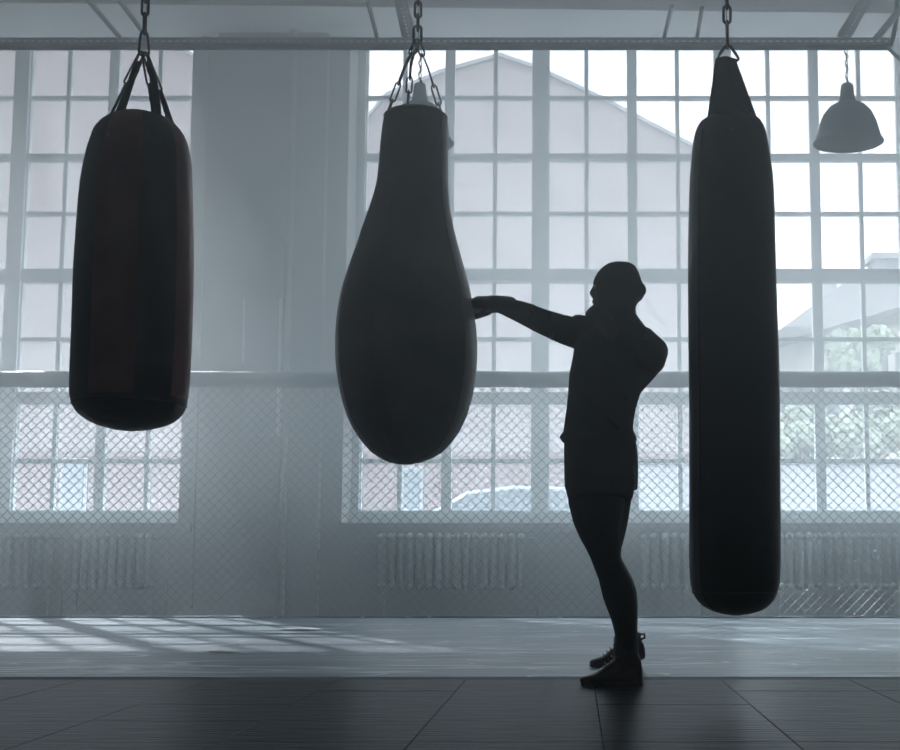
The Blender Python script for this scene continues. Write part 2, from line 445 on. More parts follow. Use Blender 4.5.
# ------------------------------------------------------------------ pendant lamps
def lamp(cx, label):
    top = P(cx, 84, YR-.03); base = Vector((top.x, top.y, 0))
    zA = top.z; zN = Zat(103, YR); zRim = Zat(144, YR); r = 35/F*(YR*cs+ (zRim-H)*sn)
    e = empty('pendant_lamp', (top.x, top.y, zA), label, 'lamp', 'bell lamps under the perforated rail')
    hgt = zN-zRim
    prof = [(.055,0),(.35,.05),(.55,.14),(.72,.30),(.84,.50),(.91,.70),(.96,.86),(1.04,.97),(1.06,1.0)]
    out = [((top.x, top.y, zN-hgt*h), r*q/1.06, r*q/1.06) for q, h in prof]
    inn = [((c[0],c[1],c[2]-.006 if i < len(out)-1 else c[2]), a-.004, b_-.004) for i, (c,a,b_) in enumerate(out)]
    s1 = MB(); s1.rings(out, 40, cap0=True, cap1=False); s1.build('lamp_shade', M['lamp'], e, smooth=True)
    s2 = MB(); s2.rings(inn, 40, cap0=False, cap1=False); s2.rings([out[-1], inn[-1]], 40, False, False)
    tag(s2.build('shade_lining', M['lampin'], e, smooth=True), 'white inside of the shade')
    k = 7.0/F*YR
    nk = MB().rings([((top.x,top.y,zN-.012), k*1.35, k*1.35), ((top.x,top.y,zN+.01), k*1.25, k*1.25), ((top.x,top.y,zN+.03), k*1.08, k*1.08), ((top.x,top.y,zA-.012), k*.9, k*.9), ((top.x,top.y,zA), k*.72, k*.72)], 24)
    nk.build('socket_housing', M['lamp'], e, smooth=40)
    bl = MB().sphere((top.x,top.y,zN-hgt*.45), .045, 16, 10, (1,1,1.25)); bl.build('bulb', M['bulb'], e, smooth=True)
    cord = MB(); zc_ = zr0+.02; n = 9
    chain(cord, (top.x, top.y, zA-.005), (top.x, top.y, zc_-.04), pitch=.04, w=.008, r=.0026)
    pts = [(top.x+.012*math.sin(i*1.3), top.y-.012*math.cos(i*1.7), zA+(zc_-.04-zA)*i/14) for i in range(15)]
    cord.tube(pts, .0045, 6)
    cord.build('cord', M['steel'], e, smooth=True)
    return e
lamp(847, 'grey bell-shaped pendant lamp hanging beside the long black bag, nearer the window corner')
lamp(420, 'grey bell-shaped pendant lamp hidden behind the neck of the pear bag')

# ------------------------------------------------------------------ pier details: pipe, board
xp = Xat(288, 300, YW-.2)
pp = MB().tube([(xp, YW-.2, ZF), (xp, YW-.2, ZC)], .035, 14)
for z in (1.2, 2.8, 4.4): pp.tube([(xp, YW-.2, z-.02), (xp, YW-.2, z+.02)], .045, 14)
tag(pp.build('riser_pipe', M['wall'], smooth=40), 'painted vertical riser pipe running up the pier between the windows', 'pipe')
YP = YW-.16
bA, bB = P(246, 299, YP), P(279, 437, YP)
e = empty('wall_board', ((bA.x+bB.x)/2, YP, bB.z), 'narrow grey board with pale strips painted as its sunlit edges on the pier between the windows', 'board')
zt_, zm_, zb_ = bA.z, Zat(362, YP), bB.z
MB().box(bA.x, bB.x, YP-.02, YP+.02, zb_, zt_).build('panel', M['board'], e)
MB().box(bA.x-.012, bA.x+.012, YP-.05, YP+.02, zm_, zt_).build('edge_strip', M['sunlit_edge'], e)  # both strips stand in for sunlight catching the board's edges
MB().box(bB.x-.016, bB.x+.016, YP-.06, YP+.02, zb_, zt_).build('edge_strip', M['sunlit_edge'], e)  # stands in for sunlight on the board's other edge

# ------------------------------------------------------------------ radiators
def radiator(px0, px1, label):
    y = YW-.16; x0, x1 = Xat(px0, 560, y), Xat(px1, 560, y); zt, zb_ = Zat(533, y), Zat(590, y)
    e = empty('radiator', ((x0+x1)/2, y, ZF), label, 'radiator', 'cast iron radiators under the windows')
    n = max(3, int((x1-x0)/.09)); w = (x1-x0)/n
    m_ = MB()
    for i in range(n):
        x = x0+w*(i+.5)
        for yy in (-.05, .05):
            m_.tube([(x, y+yy, zb_+.03), (x, y+yy, zt-.03)], (.03, w*.36), 8, round_caps=True, flat=(0,1,0))
        m_.tube([(x, y-.06, zt-.04), (x, y+.06, zt-.04)], (.035, w*.42), 8, round_caps=True, flat=(0,0,1))
        m_.tube([(x, y-.06, zb_+.04), (x, y+.06, zb_+.04)], (.035, w*.42), 8, round_caps=True, flat=(0,0,1))
    m_.build('column_section', M['rad'], e, smooth=True)
    MB().tube([(x0-.02, y, zt-.04), (x1+.12, y, zt-.04), (x1+.12, y, ZF+.0)], .017, 8).build('supply_pipe', M['rad'], e, smooth=True)
    for x in (x0+w*.5, x1-w*.5):
        MB().box(x-.02, x+.02, y-.03, y+.14, zb_-.03, zb_+.005).build('bracket', M['rad'], e)
        MB().box(x-.02, x+.02, y-.02, y+.02, ZF, zb_).build('foot', M['rad'], e)
radiator(-60, 52, 'wide grey radiator at the frame edge under the window behind the red bag')
radiator(72, 155, 'short grey radiator under the window corner directly below the red bag')
radiator(378, 526, 'long grey radiator under the window below the pear bag')
radiator(640, 690, 'short grey radiator between the fighter and the long black bag')
radiator(775, 930, 'long grey radiator under the window to the far side of the long black bag')

# ------------------------------------------------------------------ cage platform, fence
YF, YN = Yat(618, 0), Yat(675.5, 0)
zc_plat = MB()
# canvas with soft undulation
nx, ny = 120, 60; X0, X1 = XL+.6, XR-.4
from mathutils import noise
v = []; f = []
for j in range(ny+1):
    for i in range(nx+1):
        x = X0+(X1-X0)*i/nx; y = YN+(YF+.02-YN)*j/ny
        z = 0.0045*noise.noise(Vector((x*1.1, y*2.3, 0))) + .002*noise.noise(Vector((x*4, y*5, 3)))
        if j in (0,): z = -.004
        v.append((x,y,z-.002))
for j in range(ny):
    for i in range(nx):
        a = j*(nx+1)+i; f.append((a,a+1,a+nx+2,a+nx+1))
zc_plat.add(v, f)
base = len(zc_plat.v)
zc_plat.box(X0, X1, YN, YF+.02, ZF, -.012)
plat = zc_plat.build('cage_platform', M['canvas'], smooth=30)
tag(plat, 'low cage floor covered with blue-grey canvas with painted crease highlights, behind the dark mats', 'platform')
YM = Yat(679.5, 0)
tag(MB().bevbox(X0, X1, YM+.005, YN-.005, ZF, -.004, .01).build('edge_strip', M['black']), 'long black strip between the dark mats and the canvas cage floor', 'strip')
# bright crease crests are painted in the canvas colour, not modelled
# bits of paper on the canvas
def scrap(px, py, label, s=.12):
    y = Yat(py, 0); c = Vector((Xat(px, py, y), y, .004)); n = 8; v = []
    nn = 10; v = [(c.x, c.y, .014)]
    for k in range(nn):
        a = 2*math.pi*k/nn; r_ = s*random.uniform(.5,1.1); v.append((c.x+r_*math.cos(a)*1.4, c.y+r_*math.sin(a)*.8, .004+random.uniform(0,.008)))
    m_ = MB().add(v, [(0, 1+k, 1+(k+1)%nn) for k in range(nn)])
    m_.add([(p[0],p[1],p[2]-.003) for p in v], [(0, 1+(k+1)%nn, 1+k) for k in range(nn)])
    tag(m_.build('crumpled_paper', M['paper']), label, 'paper')
scrap(298, 629.5, 'pale crumpled scrap lying in the sun stripe on the canvas, farther from the mats', .16)
scrap(222, 652.5, 'pale crumpled scrap on the canvas close to the dark mats below the pier', .06)
# fence
zr_top, zr_bot = Zat(371, YF), Zat(387.5, YF)
xf0, xf1 = X0, X1
fence = empty('cage_fence', ((xf0+xf1)/2, YF, 0), 'chain-link cage fence with a thick padded top rail, standing behind the fighter', 'fence')
rm = MB(); n = 160; pts = []
for i in range(n+1):
    x = xf0+(xf1-xf0)*i/n; pts.append((x, YF, (zr_top+zr_bot)/2 + .004*noise.noise(Vector((x*2.1, 0, 0)))))
hh = (zr_top-zr_bot)/2
rm.tube(pts, [(hh*(1+.05*noise.noise(Vector((i*.35, 7, 0)))), .085) for i in range(n+1)], 16, flat=(0,0,1))
rm.build('top_rail_padding', M['pad'], fence, smooth=True)
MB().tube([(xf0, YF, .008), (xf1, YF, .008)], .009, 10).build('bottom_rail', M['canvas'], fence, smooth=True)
wm = MB(); cell = .085; rw = .0034
half = cell/2; ncol = int((xf1-xf0)/half)-1
z0m, z1m = .004, zr_bot+.03; nz = int((z1m-z0m)/half)
for c in range(ncol+1):
    x = xf0+c*half
    vs = []; fs = []
    prev = None
    for k in range(nz+1):
        odd = (k+c) % 2; xx = x + (half*1.03 if odd else -half*.03); z = z0m+k*half; yy = YF + (.003 if odd else -.003)
        if prev is not None:
            p, q = Vector(prev), Vector((xx,yy,z)); d = (q-p).normalized(); u = Vector((0,1,0)); w = d.cross(u)
            o_ = len(vs)
            for t in (p, q):
                for a in ((u+w),(u-w),(-u-w),(-u+w)): vs.append(t+a*rw*.8)
            fs += [(o_,o_+1,o_+5,o_+4),(o_+1,o_+2,o_+6,o_+5),(o_+2,o_+3,o_+7,o_+6),(o_+3,o_,o_+4,o_+7)]
        prev = (xx,yy,z)
    wm.add(vs, fs)
wm.build('wire_mesh', M['wire'], fence, smooth=True)
for x in (xf0+.05, Xat(735, 500, YF), xf1-.05):
    MB().tube([(x, YF+.04, 0), (x, YF+.04, zr_bot+.05)], .03, 12).build('post', M['steel'], fence, smooth=True)

# dark mats in front
mw, md = .54, .46
for r_ in range(6):
    yt = YM-r_*md
    for c in range(-6, 7):
        x0 = .078+c*mw; x1 = x0+mw
        # keep only the mats the frame can see
        if x1 < Xat(-40, 700, yt) or x0 > Xat(940, 700, yt): continue
        if Yat(750, 0) > yt: continue
        m_ = MB().bevbox(x0+.0012, x1-.0012, yt-md+.0012, yt-.0012, ZF, random.uniform(-.0012,.0006), .0012)
        # stitched seam beads
        o = m_.build('floor_mat', M['rubber'])
        tag(o, 'dark square rubber mat, one of the grid laid nearest the viewer', 'mat', 'dark floor mats')
# rest of the floor strip in front of them, outside the frame
tag(MB().box(X0, X1, YB+.2, YM-6*md, ZF, -.002).build('rubber_flooring', M['rubber']), 'dark rubber flooring running on before the square mats', 'flooring')
# dotted stitch seams as real small studs between mats
st = MB()
def studs(p, q, n):
    p, q = Vector(p), Vector(q)
    for i in range(n):
        c = p.lerp(q, (i+.5)/n); st.box(c.x-.004, c.x+.004, c.y-.006, c.y+.006, -.001, .0025)
# ------------------------------------------------------------------ bags
def lathe_px(mb, prof, Y, n=48, cap0=True, cap1=True, wob=0.):
    """prof rows (py, x_left, x_right) -> round sections at depth Y"""
    secs = []
    for py, a, c in prof:
        pa, pc = P(a, py, Y), P(c, py, Y)
        r = (pc.x-pa.x)/2; secs.append((((pa.x+pc.x)/2, Y, pa.z), r, r))
    mb.rings(secs, n, cap0, cap1)
    return secs
def interp(prof, k=3):
    out = []
    for i in range(len(prof)-1):
        p0 = prof[max(i-1,0)]; p1 = prof[i]; p2 = prof[i+1]; p3 = prof[min(i+2, len(prof)-1)]
        for j in range(k):
            t = j/k; row = []
            for c in range(3):
                a,b_,c_,d = p0[c],p1[c],p2[c],p3[c]
                if c == 0: row.append(b_+(c_-b_)*t)
                else: row.append(.5*((2*b_)+(-a+c_)*t+(2*a-5*b_+4*c_-d)*t*t+(-a+3*b_-3*c_+d)*t**3))
            out.append(tuple(row))
    out.append(prof[-1]); return out
def striped(prof_secs, n, idx_fn, mb_a, mb_b): pass

ZBEAM = 3.25
def bag_beam(Y, X, label):
    m_ = MB(); m_.box(-3.2, 2.4, Y-.05, Y+.05, ZBEAM, ZBEAM+.012); m_.box(-3.2, 2.4, Y-.004, Y+.004, ZBEAM+.012, ZBEAM+.128); m_.box(-3.2, 2.4, Y-.05, Y+.05, ZBEAM+.128, ZBEAM+.14)
    for x in (-3.1, 0, 2.3): m_.box(x-.03, x+.03, Y-.03, Y+.03, ZBEAM+.14, ZC)
    o = m_.build('bag_beam', M['darksteel']); tag(o, label, 'beam')

# --- red and black heavy bag (left)
YL = 4.2
c0 = P(133, 300, YL)
E1 = empty('punching_bag', (c0.x, YL, Zat(431, YL)), 'dark maroon and black heavy bag hanging on straps nearest the left window', 'punching bag')
prof = [(113.5,131,146),(115,121,157),(119,111,168),(126,102,177),(134,96,183),(143,93,186.5),(152,90,188.5),(165,87,190),(185,83.5,190.5),(210,81,191),(240,79,191.5),(270,77,191.5),(300,76,191),(330,75,190),(355,74,189),(380,73,187.5),(396,73,186),(406,75.5,184),(414,80,180),(421,89,172),(426,100,161),(429.5,114,147),(431,126,135)]
secs = []
for py, a, c in interp(prof, 3):
    pa, pc = P(a, py, YL), P(c, py, YL); secs.append((((pa.x+pc.x)/2, YL, pa.z), (pc.x-pa.x)/2, (pc.x-pa.x)/2))
n = 64; full = MB(); full.rings(secs, n)
body = full.build('bag_body', M['red_leather'], E1, smooth=True)
body.data.materials.append(M['blk_leather']); body.data.materials.append(M['teal_leather'])
def stripe_slots(o, n, nrows, fn):
    for i, p in enumerate(o.data.polygons):
        if i >= (nrows-1)*n: continue
        p.material_index = fn(i // n, i % n)
def fnL(row, k):
    a = (k+.5)/n*360       # 270 = towards the camera
    d = (a-270+180) % 360-180
    t = row/len(secs)
    if t > .72: return 1
    if -62 < d < -22 or 22 < d < 62: return 1
    if abs(d) > 105: return 1
    return 0
stripe_slots(body, n, len(secs), fnL)
# piping seams around the bag
def ring_seam(py, a, c, Y, r, parent, m, name='seam_band'):
    pa, pc = P(a, py, Y), P(c, py, Y); cx = (pa.x+pc.x)/2; rr = (pc.x-pa.x)/2+.0008
    m_ = MB(); m_.tube([(cx+rr*math.cos(t*math.pi/36), Y+rr*math.sin(t*math.pi/36), pa.z) for t in range(72)], r, 6, closed=True)
    return m_.build(name, m, parent, smooth=True)
ring_seam(405, 75.3, 184, YL, .003, E1, M['blk_leather'])
# rivets
def rivet_px(px, py, Y, cxp, rpx, par, r=.005):
    # on the camera side of the round bag
    pc = P(cxp, py, Y); rad = abs(P(cxp+rpx, py, Y).x-pc.x)
    p = P(px, py, Y); dx_ = p.x-pc.x; dy = -math.sqrt(max(rad*rad-dx_*dx_, 0))
    MB().sphere((p.x, Y+dy, p.z), r, 8, 6).build('rivet', M['rivet'], par, smooth=True)
for q in ((114,149),(124,149),(117,158),(111,167),(120,167),(162,150),(172,153),(164,167)): rivet_px(*q, YL, 139, 49, E1, .0035)
def strap(p0, p1, w0, w1, parent, m, facing=(0,1,0), t=.005, mid=None, name='strap'):
    p0, p1 = Vector(p0), Vector(p1); N = 8; pts = []; rr = []
    for i in range(N+1):
        k = i/N; pts.append(p0.lerp(p1, k) + (Vector(mid)*math.sin(math.pi*k) if mid else Vector())); rr.append((t/2, (w0+(w1-w0)*k)/2))
    m_ = MB(); m_.tube(pts, rr, 8, flat=facing); return m_.build(name, m, parent, smooth=40)
ringL = P(143.5, 50, YL)
for (bx, by, w, dyy, hx, hy) in ((108,122,.010,-.02,127,83),(128,118,.028,-.085,135,80),(148.5,118,.020,.10,146.5,80),(163,121,.030,-.06,155,80),(171,126,.020,.05,158,88)):
    p1 = P(bx, by, YL); p1.y += dyy
    hk = P(hx, hy, YL); hk.y += dyy*.3
    strap(p1-Vector((0,0,.02)), hk, w*1.15, w*.85, E1, M['teal_leather'] if w > .025 else M['blk_leather'], facing=(0,1,0))
    tp = ringL + (hk-ringL)*.12; hm = MB()
    cen = (hk+tp)/2; torus_link(hm, cen, tp-hk, Vector((1,.4,0)), (tp-hk).length/2+.006, .008, .0035)
    if w > .025: hm.tube([hk-(tp-hk)*.05, hk+(tp-hk)*.35, hk+(tp-hk)*.6], [.010,.013,.007], 8, round_caps=True)
    hm.build('snap_hook', M['chain'], E1, smooth=True)
ch = MB()
top = P(143.5, 56, YL); t2 = P(144.5, 31, YL)
# quick link: a pear shaped ring
pts = [P(x,y,YL) for x,y in ((139,54),(142,55.5),(146,55.5),(149,54),(149,49),(148,40),(147.5,35),(145,31),(142.5,31),(140.5,35),(140,40),(139,48))]
ch.tube(pts, .0045, 8, closed=True)
q1 = P(144.5, 33, YL); q2 = P(145, 14, YL)
torus_link(ch, (q1+q2)/2, q2-q1, Vector((0,1,0)), (q2-q1).length/2+.004, .009, .0045)
q3 = P(145.5, 0, YL)
torus_link(ch, (q2+q3)/2+Vector((0,0,0)), q3-q2, Vector((1,0,0)), (q3-q2).length/2+.006, .011, .0045)
chain(ch, q3+Vector((0,0,-.002)), (q3.x, YL, ZBEAM), pitch=.05)
ch.build('chain', M['chain'], E1, smooth=True)

# --- pear bag
YPb = 5.3
c0 = P(407, 350, YPb)
E2 = empty('punching_bag', (c0.x, YPb, Zat(465, YPb)), 'big brown-black pear-shaped heavy bag being struck by the fighter', 'punching bag')
prof = [(112,400,432),(112.6,391,441),(114.5,386,445.5),(119,384,447),(128,382.5,447.5),(145,380.5,447.5),(165,379,447.5),(185,376.5,448),(205,371,449.5),(225,364,453),(245,357.5,458),(265,350.5,463.5),(285,344,469),(305,339.5,473),(325,337,475.8),(345,336,477),(362,336.5,476.7),(380,338.5,475),(398,342,471.5),(415,347,466.5),(430,354,459.5),(443,363,450.5),(452,371,441.5),(458,380,431),(462,389,421),(464.2,397,412)]
secs = []
for py, a, c in interp(prof, 3):
    pa, pc = P(a, py, YPb), P(c, py, YPb); secs.append((((pa.x+pc.x)/2, YPb, pa.z), (pc.x-pa.x)/2, (pc.x-pa.x)/2))
m_ = MB(); m_.rings(secs, 64); m_.build('bag_body', M['brn_leather'], E2, smooth=True)
# vertical panel seams
for ang in (250, 290, 330, 10, 210, 170):
    sm = MB(); pts = []
    for c, rx, ry in secs[3:-2]:
        pts.append((c[0]+rx*math.cos(R(ang)), c[1]+ry*math.sin(R(ang)), c[2]))
    sm.tube(pts, .0016, 5); sm.build('panel_seam', M['brn_leather'], E2, smooth=True)
ring_seam(117, 384.7, 446.6, YPb, .004, E2, M['brn_leather'], 'rim_piping')
lc = MB(); 
for k in range(4):
    lc.box(P(450,220+k*5,YPb).x, P(452.5,220+k*5,YPb).x, YPb-.02, YPb+.0, Zat(222+k*5,YPb), Zat(220+k*5,YPb))
lc.build('lacing', M['blk_leather'], E2)
ch = MB(); apex = P(417, 41, YPb)
for (bx, by, dy) in ((387,120,-.03),(411,115,-.11),(443.5,119,.03)):
    p = P(bx, by, YPb); p.y += dy; mid = P({387:405,411:412,443.5:428}[bx], 68, YPb)
    mid.y += dy*.35
    chain(ch, p, mid, .07, .011, .0038); chain(ch, mid, apex, .07, .011, .0038)
    MB().tube([p+Vector((0,0,-.03)), p], .009, 8).build('chain_lug', M['darksteel'], E2)
torus_link(ch, P(417.5, 34.5, YPb), (0,0,1), Vector((1,0,0)), .038, .016, .006)
chain(ch, P(417.8, 29, YPb), (P(418,0,YPb).x, YPb, ZBEAM), .055, .013, .0055)
ch.build('chain', M['chain'], E2, smooth=True)

# --- long black bag (right)
YRb = 5.05
c0 = P(734, 350, YRb)
E3 = empty('punching_bag', (c0.x, YRb, Zat(616, YRb)), 'tall black banana-length heavy bag reaching nearly to the floor behind the fighter', 'punching bag')
prof = [(113,716,745),(117,709,753),(123,700,761),(131,695.5,765),(142,693,767.5),(155,691.5,769.5),(175,690,772.5),(200,689,774),(230,688.3,774.7),(270,688,775.8),(310,688.2,777),(350,688.5,778.5),(400,689,779.5),(460,689.2,780),(520,689.2,780.3),(560,689.2,780.3),(580,690.3,779.7),(592,692.5,777.5),(600,697,774),(606,703,768),(611,712,760),(614,722,750),(615.5,731,741)]
secs = []
for py, a, c in interp(prof, 3):
    pa, pc = P(a, py, YRb), P(c, py, YRb); secs.append((((pa.x+pc.x)/2, YRb, pa.z), (pc.x-pa.x)/2, (pc.x-pa.x)/2))
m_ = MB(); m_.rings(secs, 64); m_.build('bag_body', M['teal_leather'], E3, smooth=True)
# zip flap along the side
sm = MB(); pts = []
for c, rx, ry in secs[10:-8]:
    a = R(214); pts.append((c[0]+(rx+.001)*math.cos(a), c[1]+(ry+.001)*math.sin(a), c[2]))
sm.tube(pts, [(.004,.010)]*len(pts), 8, flat=(-.8,-.55,0)); sm.build('zip_flap', M['teal_leather'], E3, smooth=True)
ring_seam(592, 692.5, 777.5, YRb, .003, E3, M['teal_leather'])
for q in ((727,141.5),(718,145),(723,153.5),(718,163.5),(727,163)): rivet_px(*q, YRb, 731, 38, E3, .004)
apx = P(724.5, 56, YRb)
for (bx, by, dy, tx, w0, w1) in ((721,121,-.125,722,.085,.045),(739,121,-.11,729,.060,.040),(713,122,.0,719,.055,.03),(752,122,-.01,732,.055,.03),(728,120,.13,726,.09,.05)):
    p = P(bx, by, YRb); p.y += dy; t_ = P(tx, 60, YRb); t_.y += dy*.12
    strap(p-Vector((0,0,.015)), t_, w0, w1, E3, M['teal_leather'], facing=(0,1,0), t=.007)
MB().tube([P(716,60,YRb), P(726,57.5,YRb), P(737,61,YRb)], .008, 8).build('strap_bar', M['darksteel'], E3, smooth=True)
ch = MB()
ch.tube([P(x,y,YRb) for x,y in ((717,60),(720,54),(725,47),(728,45),(731,47),(737,56),(738.5,59),(736,61.5),(733,61),(726,60))], .0065, 8, closed=True)
q1 = P(727.5, 47, YRb); q2 = P(727, 22, YRb); q3 = P(727, 7, YRb)
torus_link(ch, (q1+q2)/2, q2-q1, Vector((0,1,0)), (q2-q1).length/2+.004, .010, .0055)
torus_link(ch, (q2+q3)/2, q3-q2, Vector((1,0,0)), (q3-q2).length/2+.006, .014, .0055)
chain(ch, q3, (q3.x, YRb, ZBEAM), .06, .013, .0055)
ch.build('chain', M['chain'], E3, smooth=True)
bag_beam(YL, 0, 'dark steel beam overhead carrying the maroon bag')
bag_beam(5.19, 0, 'dark steel beam overhead carrying the pear bag and the long black bag')

# ------------------------------------------------------------------ the fighter
YB0 = 5.32
def Q(px, py, dy=0.): return P(px, py, YB0+dy)
def m(pxl, dy=0.): return pxl/F*(YB0+dy)          # pixels -> metres at the figure
ground_near = P(612, 685, Yat(685, 0))
FIG = empty('person', (ground_near.x, YB0, 0), 'fighter in dark clothes and high shoes throwing a straight punch at the pear-shaped bag', 'person')
YNf = Yat(685.5, 0); YFf = Yat(667.5, 0)
print('feet', YNf, YFf)
dn, df = YNf-YB0, YFf-YB0
def torso(mb, rows, dr=0.):
    secs = []
    for py, a, c, dep, dy in rows:
        pa, pc = Q(a, py, dy), Q(c, py, dy); secs.append((((pa.x+pc.x)/2, YB0+dy, pa.z), (pc.x-pa.x)/2+dr, dep+dr))
    mb.rings(secs, 28)
# key joints
shL = Q(588, 334, .03); elL = Q(541, 321, .01); wrL = Q(499, 304.5, -.01)
shR = Q(645, 342, .0); elR = Q(651, 361, -.20); wrR = Q(607, 325, -.20)
hip_n, kn_n, an_n = Q(600, 478, -.06), P(607, 560, YB0-.10), P(626, 643, YNf+.0)
hip_f, kn_f, an_f = Q(603, 478, .10), P(606, 558, YB0+.30), P(630, 636, YFf+.0)
b_ = MB()
torso(b_, [(326,600,637,.06,0),(332,588,647,.09,0),(345,580,649,.105,0),(365,577,646,.115,0),(390,573,636,.11,0),(415,571,628,.105,0),(440,569,631,.115,0),(470,571,632,.125,.01),(490,578,628,.12,.02)])
# neck and head
nk0, nk1 = Q(619, 334, .0), Q(614, 306, -.01)
b_.tube([nk0, nk1], [.062,.055], 16)
hc = Q(616.5, 288, -.01)
b_.sphere(hc, .085, 20, 14, (1.05,.88,1.25))
b_.sphere(hc+Vector((-.035,0,-.055)), .055, 16, 10, (1.05,.95,1.0))      # jaw
b_.tube([hc+Vector((-.088,0,.012)), hc+Vector((-.101,0,-.022)), hc+Vector((-.094,0,-.034))], [.008,.014,.011], 8, round_caps=True)   # nose
b_.tube([hc+Vector((-.085,-.022,-.058)), hc+Vector((-.096,0,-.058)), hc+Vector((-.085,.022,-.058))], [.006,.009,.006], 8, round_caps=True)  # lips
b_.sphere(hc+Vector((-.08,0,-.092)), .022, 10, 8)                        # chin
for s_ in (-1, 1):
    b_.tube([hc+Vector((-.083,s_*.012,.018)), hc+Vector((-.078,s_*.045,.020))], .009, 8, round_caps=True)       # brow
    b_.tube([hc+Vector((.0,s_*.078,.018)), hc+Vector((.012,s_*.080,.002)), hc+Vector((.002,s_*.078,-.028))], [.007,.009,.006], 8, round_caps=True)  # ear
# arms, legs of the body
b_.tube([shL+Vector((.06,0,-.01)), shL, elL, wrL], [.052,.05,.042,.028], 16, round_caps=True)
b_.tube([shR+Vector((-.05,0,.01)), shR, elR], [.055,.055,.045], 16, round_caps=True)
b_.tube([elR, elR.lerp(wrR,.35), wrR], [.043,.043,.028], 16, round_caps=True)
def limb_leg(mb, hip, kn, an, add=0.):
    calf = kn.lerp(an, .38)+Vector((m(4),0,0))
    mb.tube([hip+Vector((0,0,.02)), hip.lerp(kn,.4)+Vector((-m(2),0,0)), hip.lerp(kn,.8)+Vector((-m(.5),0,0)), kn, kn.lerp(an,.15)+Vector((m(1.0),0,0)), calf, kn.lerp(an,.65)+Vector((m(2.5),0,0)), an],
            [.095+add,.087+add,.066+add,.058+add,.056+add,.062+add,.050+add,.040+add], 18, round_caps=True)
def leg_path(dy0, dy1, sx):
    rows = [(480,569,634),(503,568,631),(520,573,628.5),(533,579,625.5),(546,586,622),(556,590.5,621),(564,593.5,622.5),(574,597.5,628),(584,600,633.5),(594,602.5,637),(604,606,637.8),(616,610.5,637.8),(628,613.5,637.5),(640,616,637.5),(650,617,637.5)]
    pts = []; rr = []
    for py, a, c in rows:
        t = (py-480)/170; dy = dy0+(dy1-dy0)*t
        w = (c-a)/2
        k = .90 if py < 540 else .97
        cc = (a+c)/2 + sx*(1-k)*w
        p = P(cc, py, YB0+dy); pts.append(p); r_ = w*k/F*(YB0+dy); rr.append((r_, max(min(r_, .085), .042)))
    return pts, rr
for q in ((-.07, dn, -1), (.12, df, 1)):
    pts, rr = leg_path(*q); b_.tube(pts, [(max(a-.012,.02), max(c-.012,.02)) for a, c in rr], 18, flat=(1,0,0))
# feet
def foot(mb, an, toe, heel, r=.035):
    mb.tube([heel, an*.3+heel*.4+toe*.3, toe], [(r*.9, r), (r*1.1, r), (r*.55, r*1.1)], 12, round_caps=True, flat=(0,0,1))
toe_n, heel_n = P(594, 680, YNf), P(632, 677, YNf)
toe_f, heel_f = P(601, 663, YFf), P(636, 653, YFf)
foot(b_, an_n, toe_n, heel_n, .016); foot(b_, an_f, toe_f, heel_f, .016)
# fists: four curled fingers and a thumb each
def fist(mb, wrist, d, up, sc=1., side=1, grow=0.):
    """d: direction knuckles face, up: back of the hand; fingers curl under"""
    d = Vector(d).normalized(); up = Vector(up); up = (up-d*up.dot(d)).normalized(); w = d.cross(up)
    def L(a, h, s_): return wrist + d*a*sc + up*h*sc + w*s_*sc
    mb.tube([L(0,0,0), L(.045,.004,0), L(.078,.006,0)], [(.026*sc+grow,.030*sc+grow),(.022*sc+grow,.040*sc+grow),(.020*sc+grow,.040*sc+grow)], 14, round_caps=True, flat=up)
    for k, (s_, ln) in enumerate(((-.032,.92),(-.0115,1.0),(.009,.95),(.029,.82))):
        a0 = .078
        mb.tube([L(a0-.012,.012,s_), L(a0+.022*ln,.006,s_), L(a0+.026*ln,-.026*ln,s_), L(a0-.004,-.036*ln,s_), L(a0-.020,-.022,s_)], [.0112*sc+grow,.0108*sc+grow,.010*sc+grow,.0095*sc+grow,.009*sc+grow], 10, round_caps=True)
    mb.tube([L(.018,-.012,side*.034), L(.045,-.034,side*.042), L(.075,-.044,side*.022), L(.088,-.047,side*.0)], [.0145*sc+grow,.013*sc+grow,.0115*sc+grow,.010*sc+grow], 10, round_caps=True)
fL = Q(499, 304.2, -.01); dL = Vector((-1,0,.02)); uL = Vector((0,-.35,1))
fR = wrR; dR = (Q(594, 311, -.17)-wrR); uR = Vector((-.3,-1,.3))
fist(b_, fL, dL, uL, 1.05); fist(b_, fR, dR, uR, .85, side=-1)
body = b_.build('body', M['skin'], FIG); tag(body, 'bare skin of face, neck and knuckles')
remesh(body, .0055, 3)
# eyes
for s_ in (-1, 1): MB().sphere(hc+Vector((-.083,s_*.029,.003)), .011, 10, 8).build('eye', M['bulb'], FIG, smooth=True)
# jacket with sleeves
j = MB()
torso(j, [(321,607,634,.055,0),(326,597,644,.085,0),(332,584,652,.105,0),(342,575,655,.125,0),(358,572.5,653,.14,0),(375,569,647,.14,0),(392,568,641,.135,0),(408,566.5,636,.13,0),(422,564.5,633.5,.13,0),(430,563.5,633,.132,0),(437,562,636.5,.138,0),(442,564,637,.138,0)])
j.tube([shL+Vector((.10,0,-.03)), Q(581,334,.03), Q(565,330,.02), elL+Vector((0,0,-.0)), Q(520,311.5,0), Q(503,306,-.01), Q(497,304,-.01)],
       [m(18),m(17),m(14.8),m(12.8),m(11.2),m(8.6),m(8)], 18, round_caps=True)
j.tube([Q(577,318.5,.0), Q(600,322,.0)], m(4.5), 10, round_caps=True)
j.tube([shR+Vector((-.12,.0,.0)), Q(645,344,-.01), Q(652.5,352,-.08), elR], [m(16),m(17),m(16),m(14)], 18, round_caps=True)
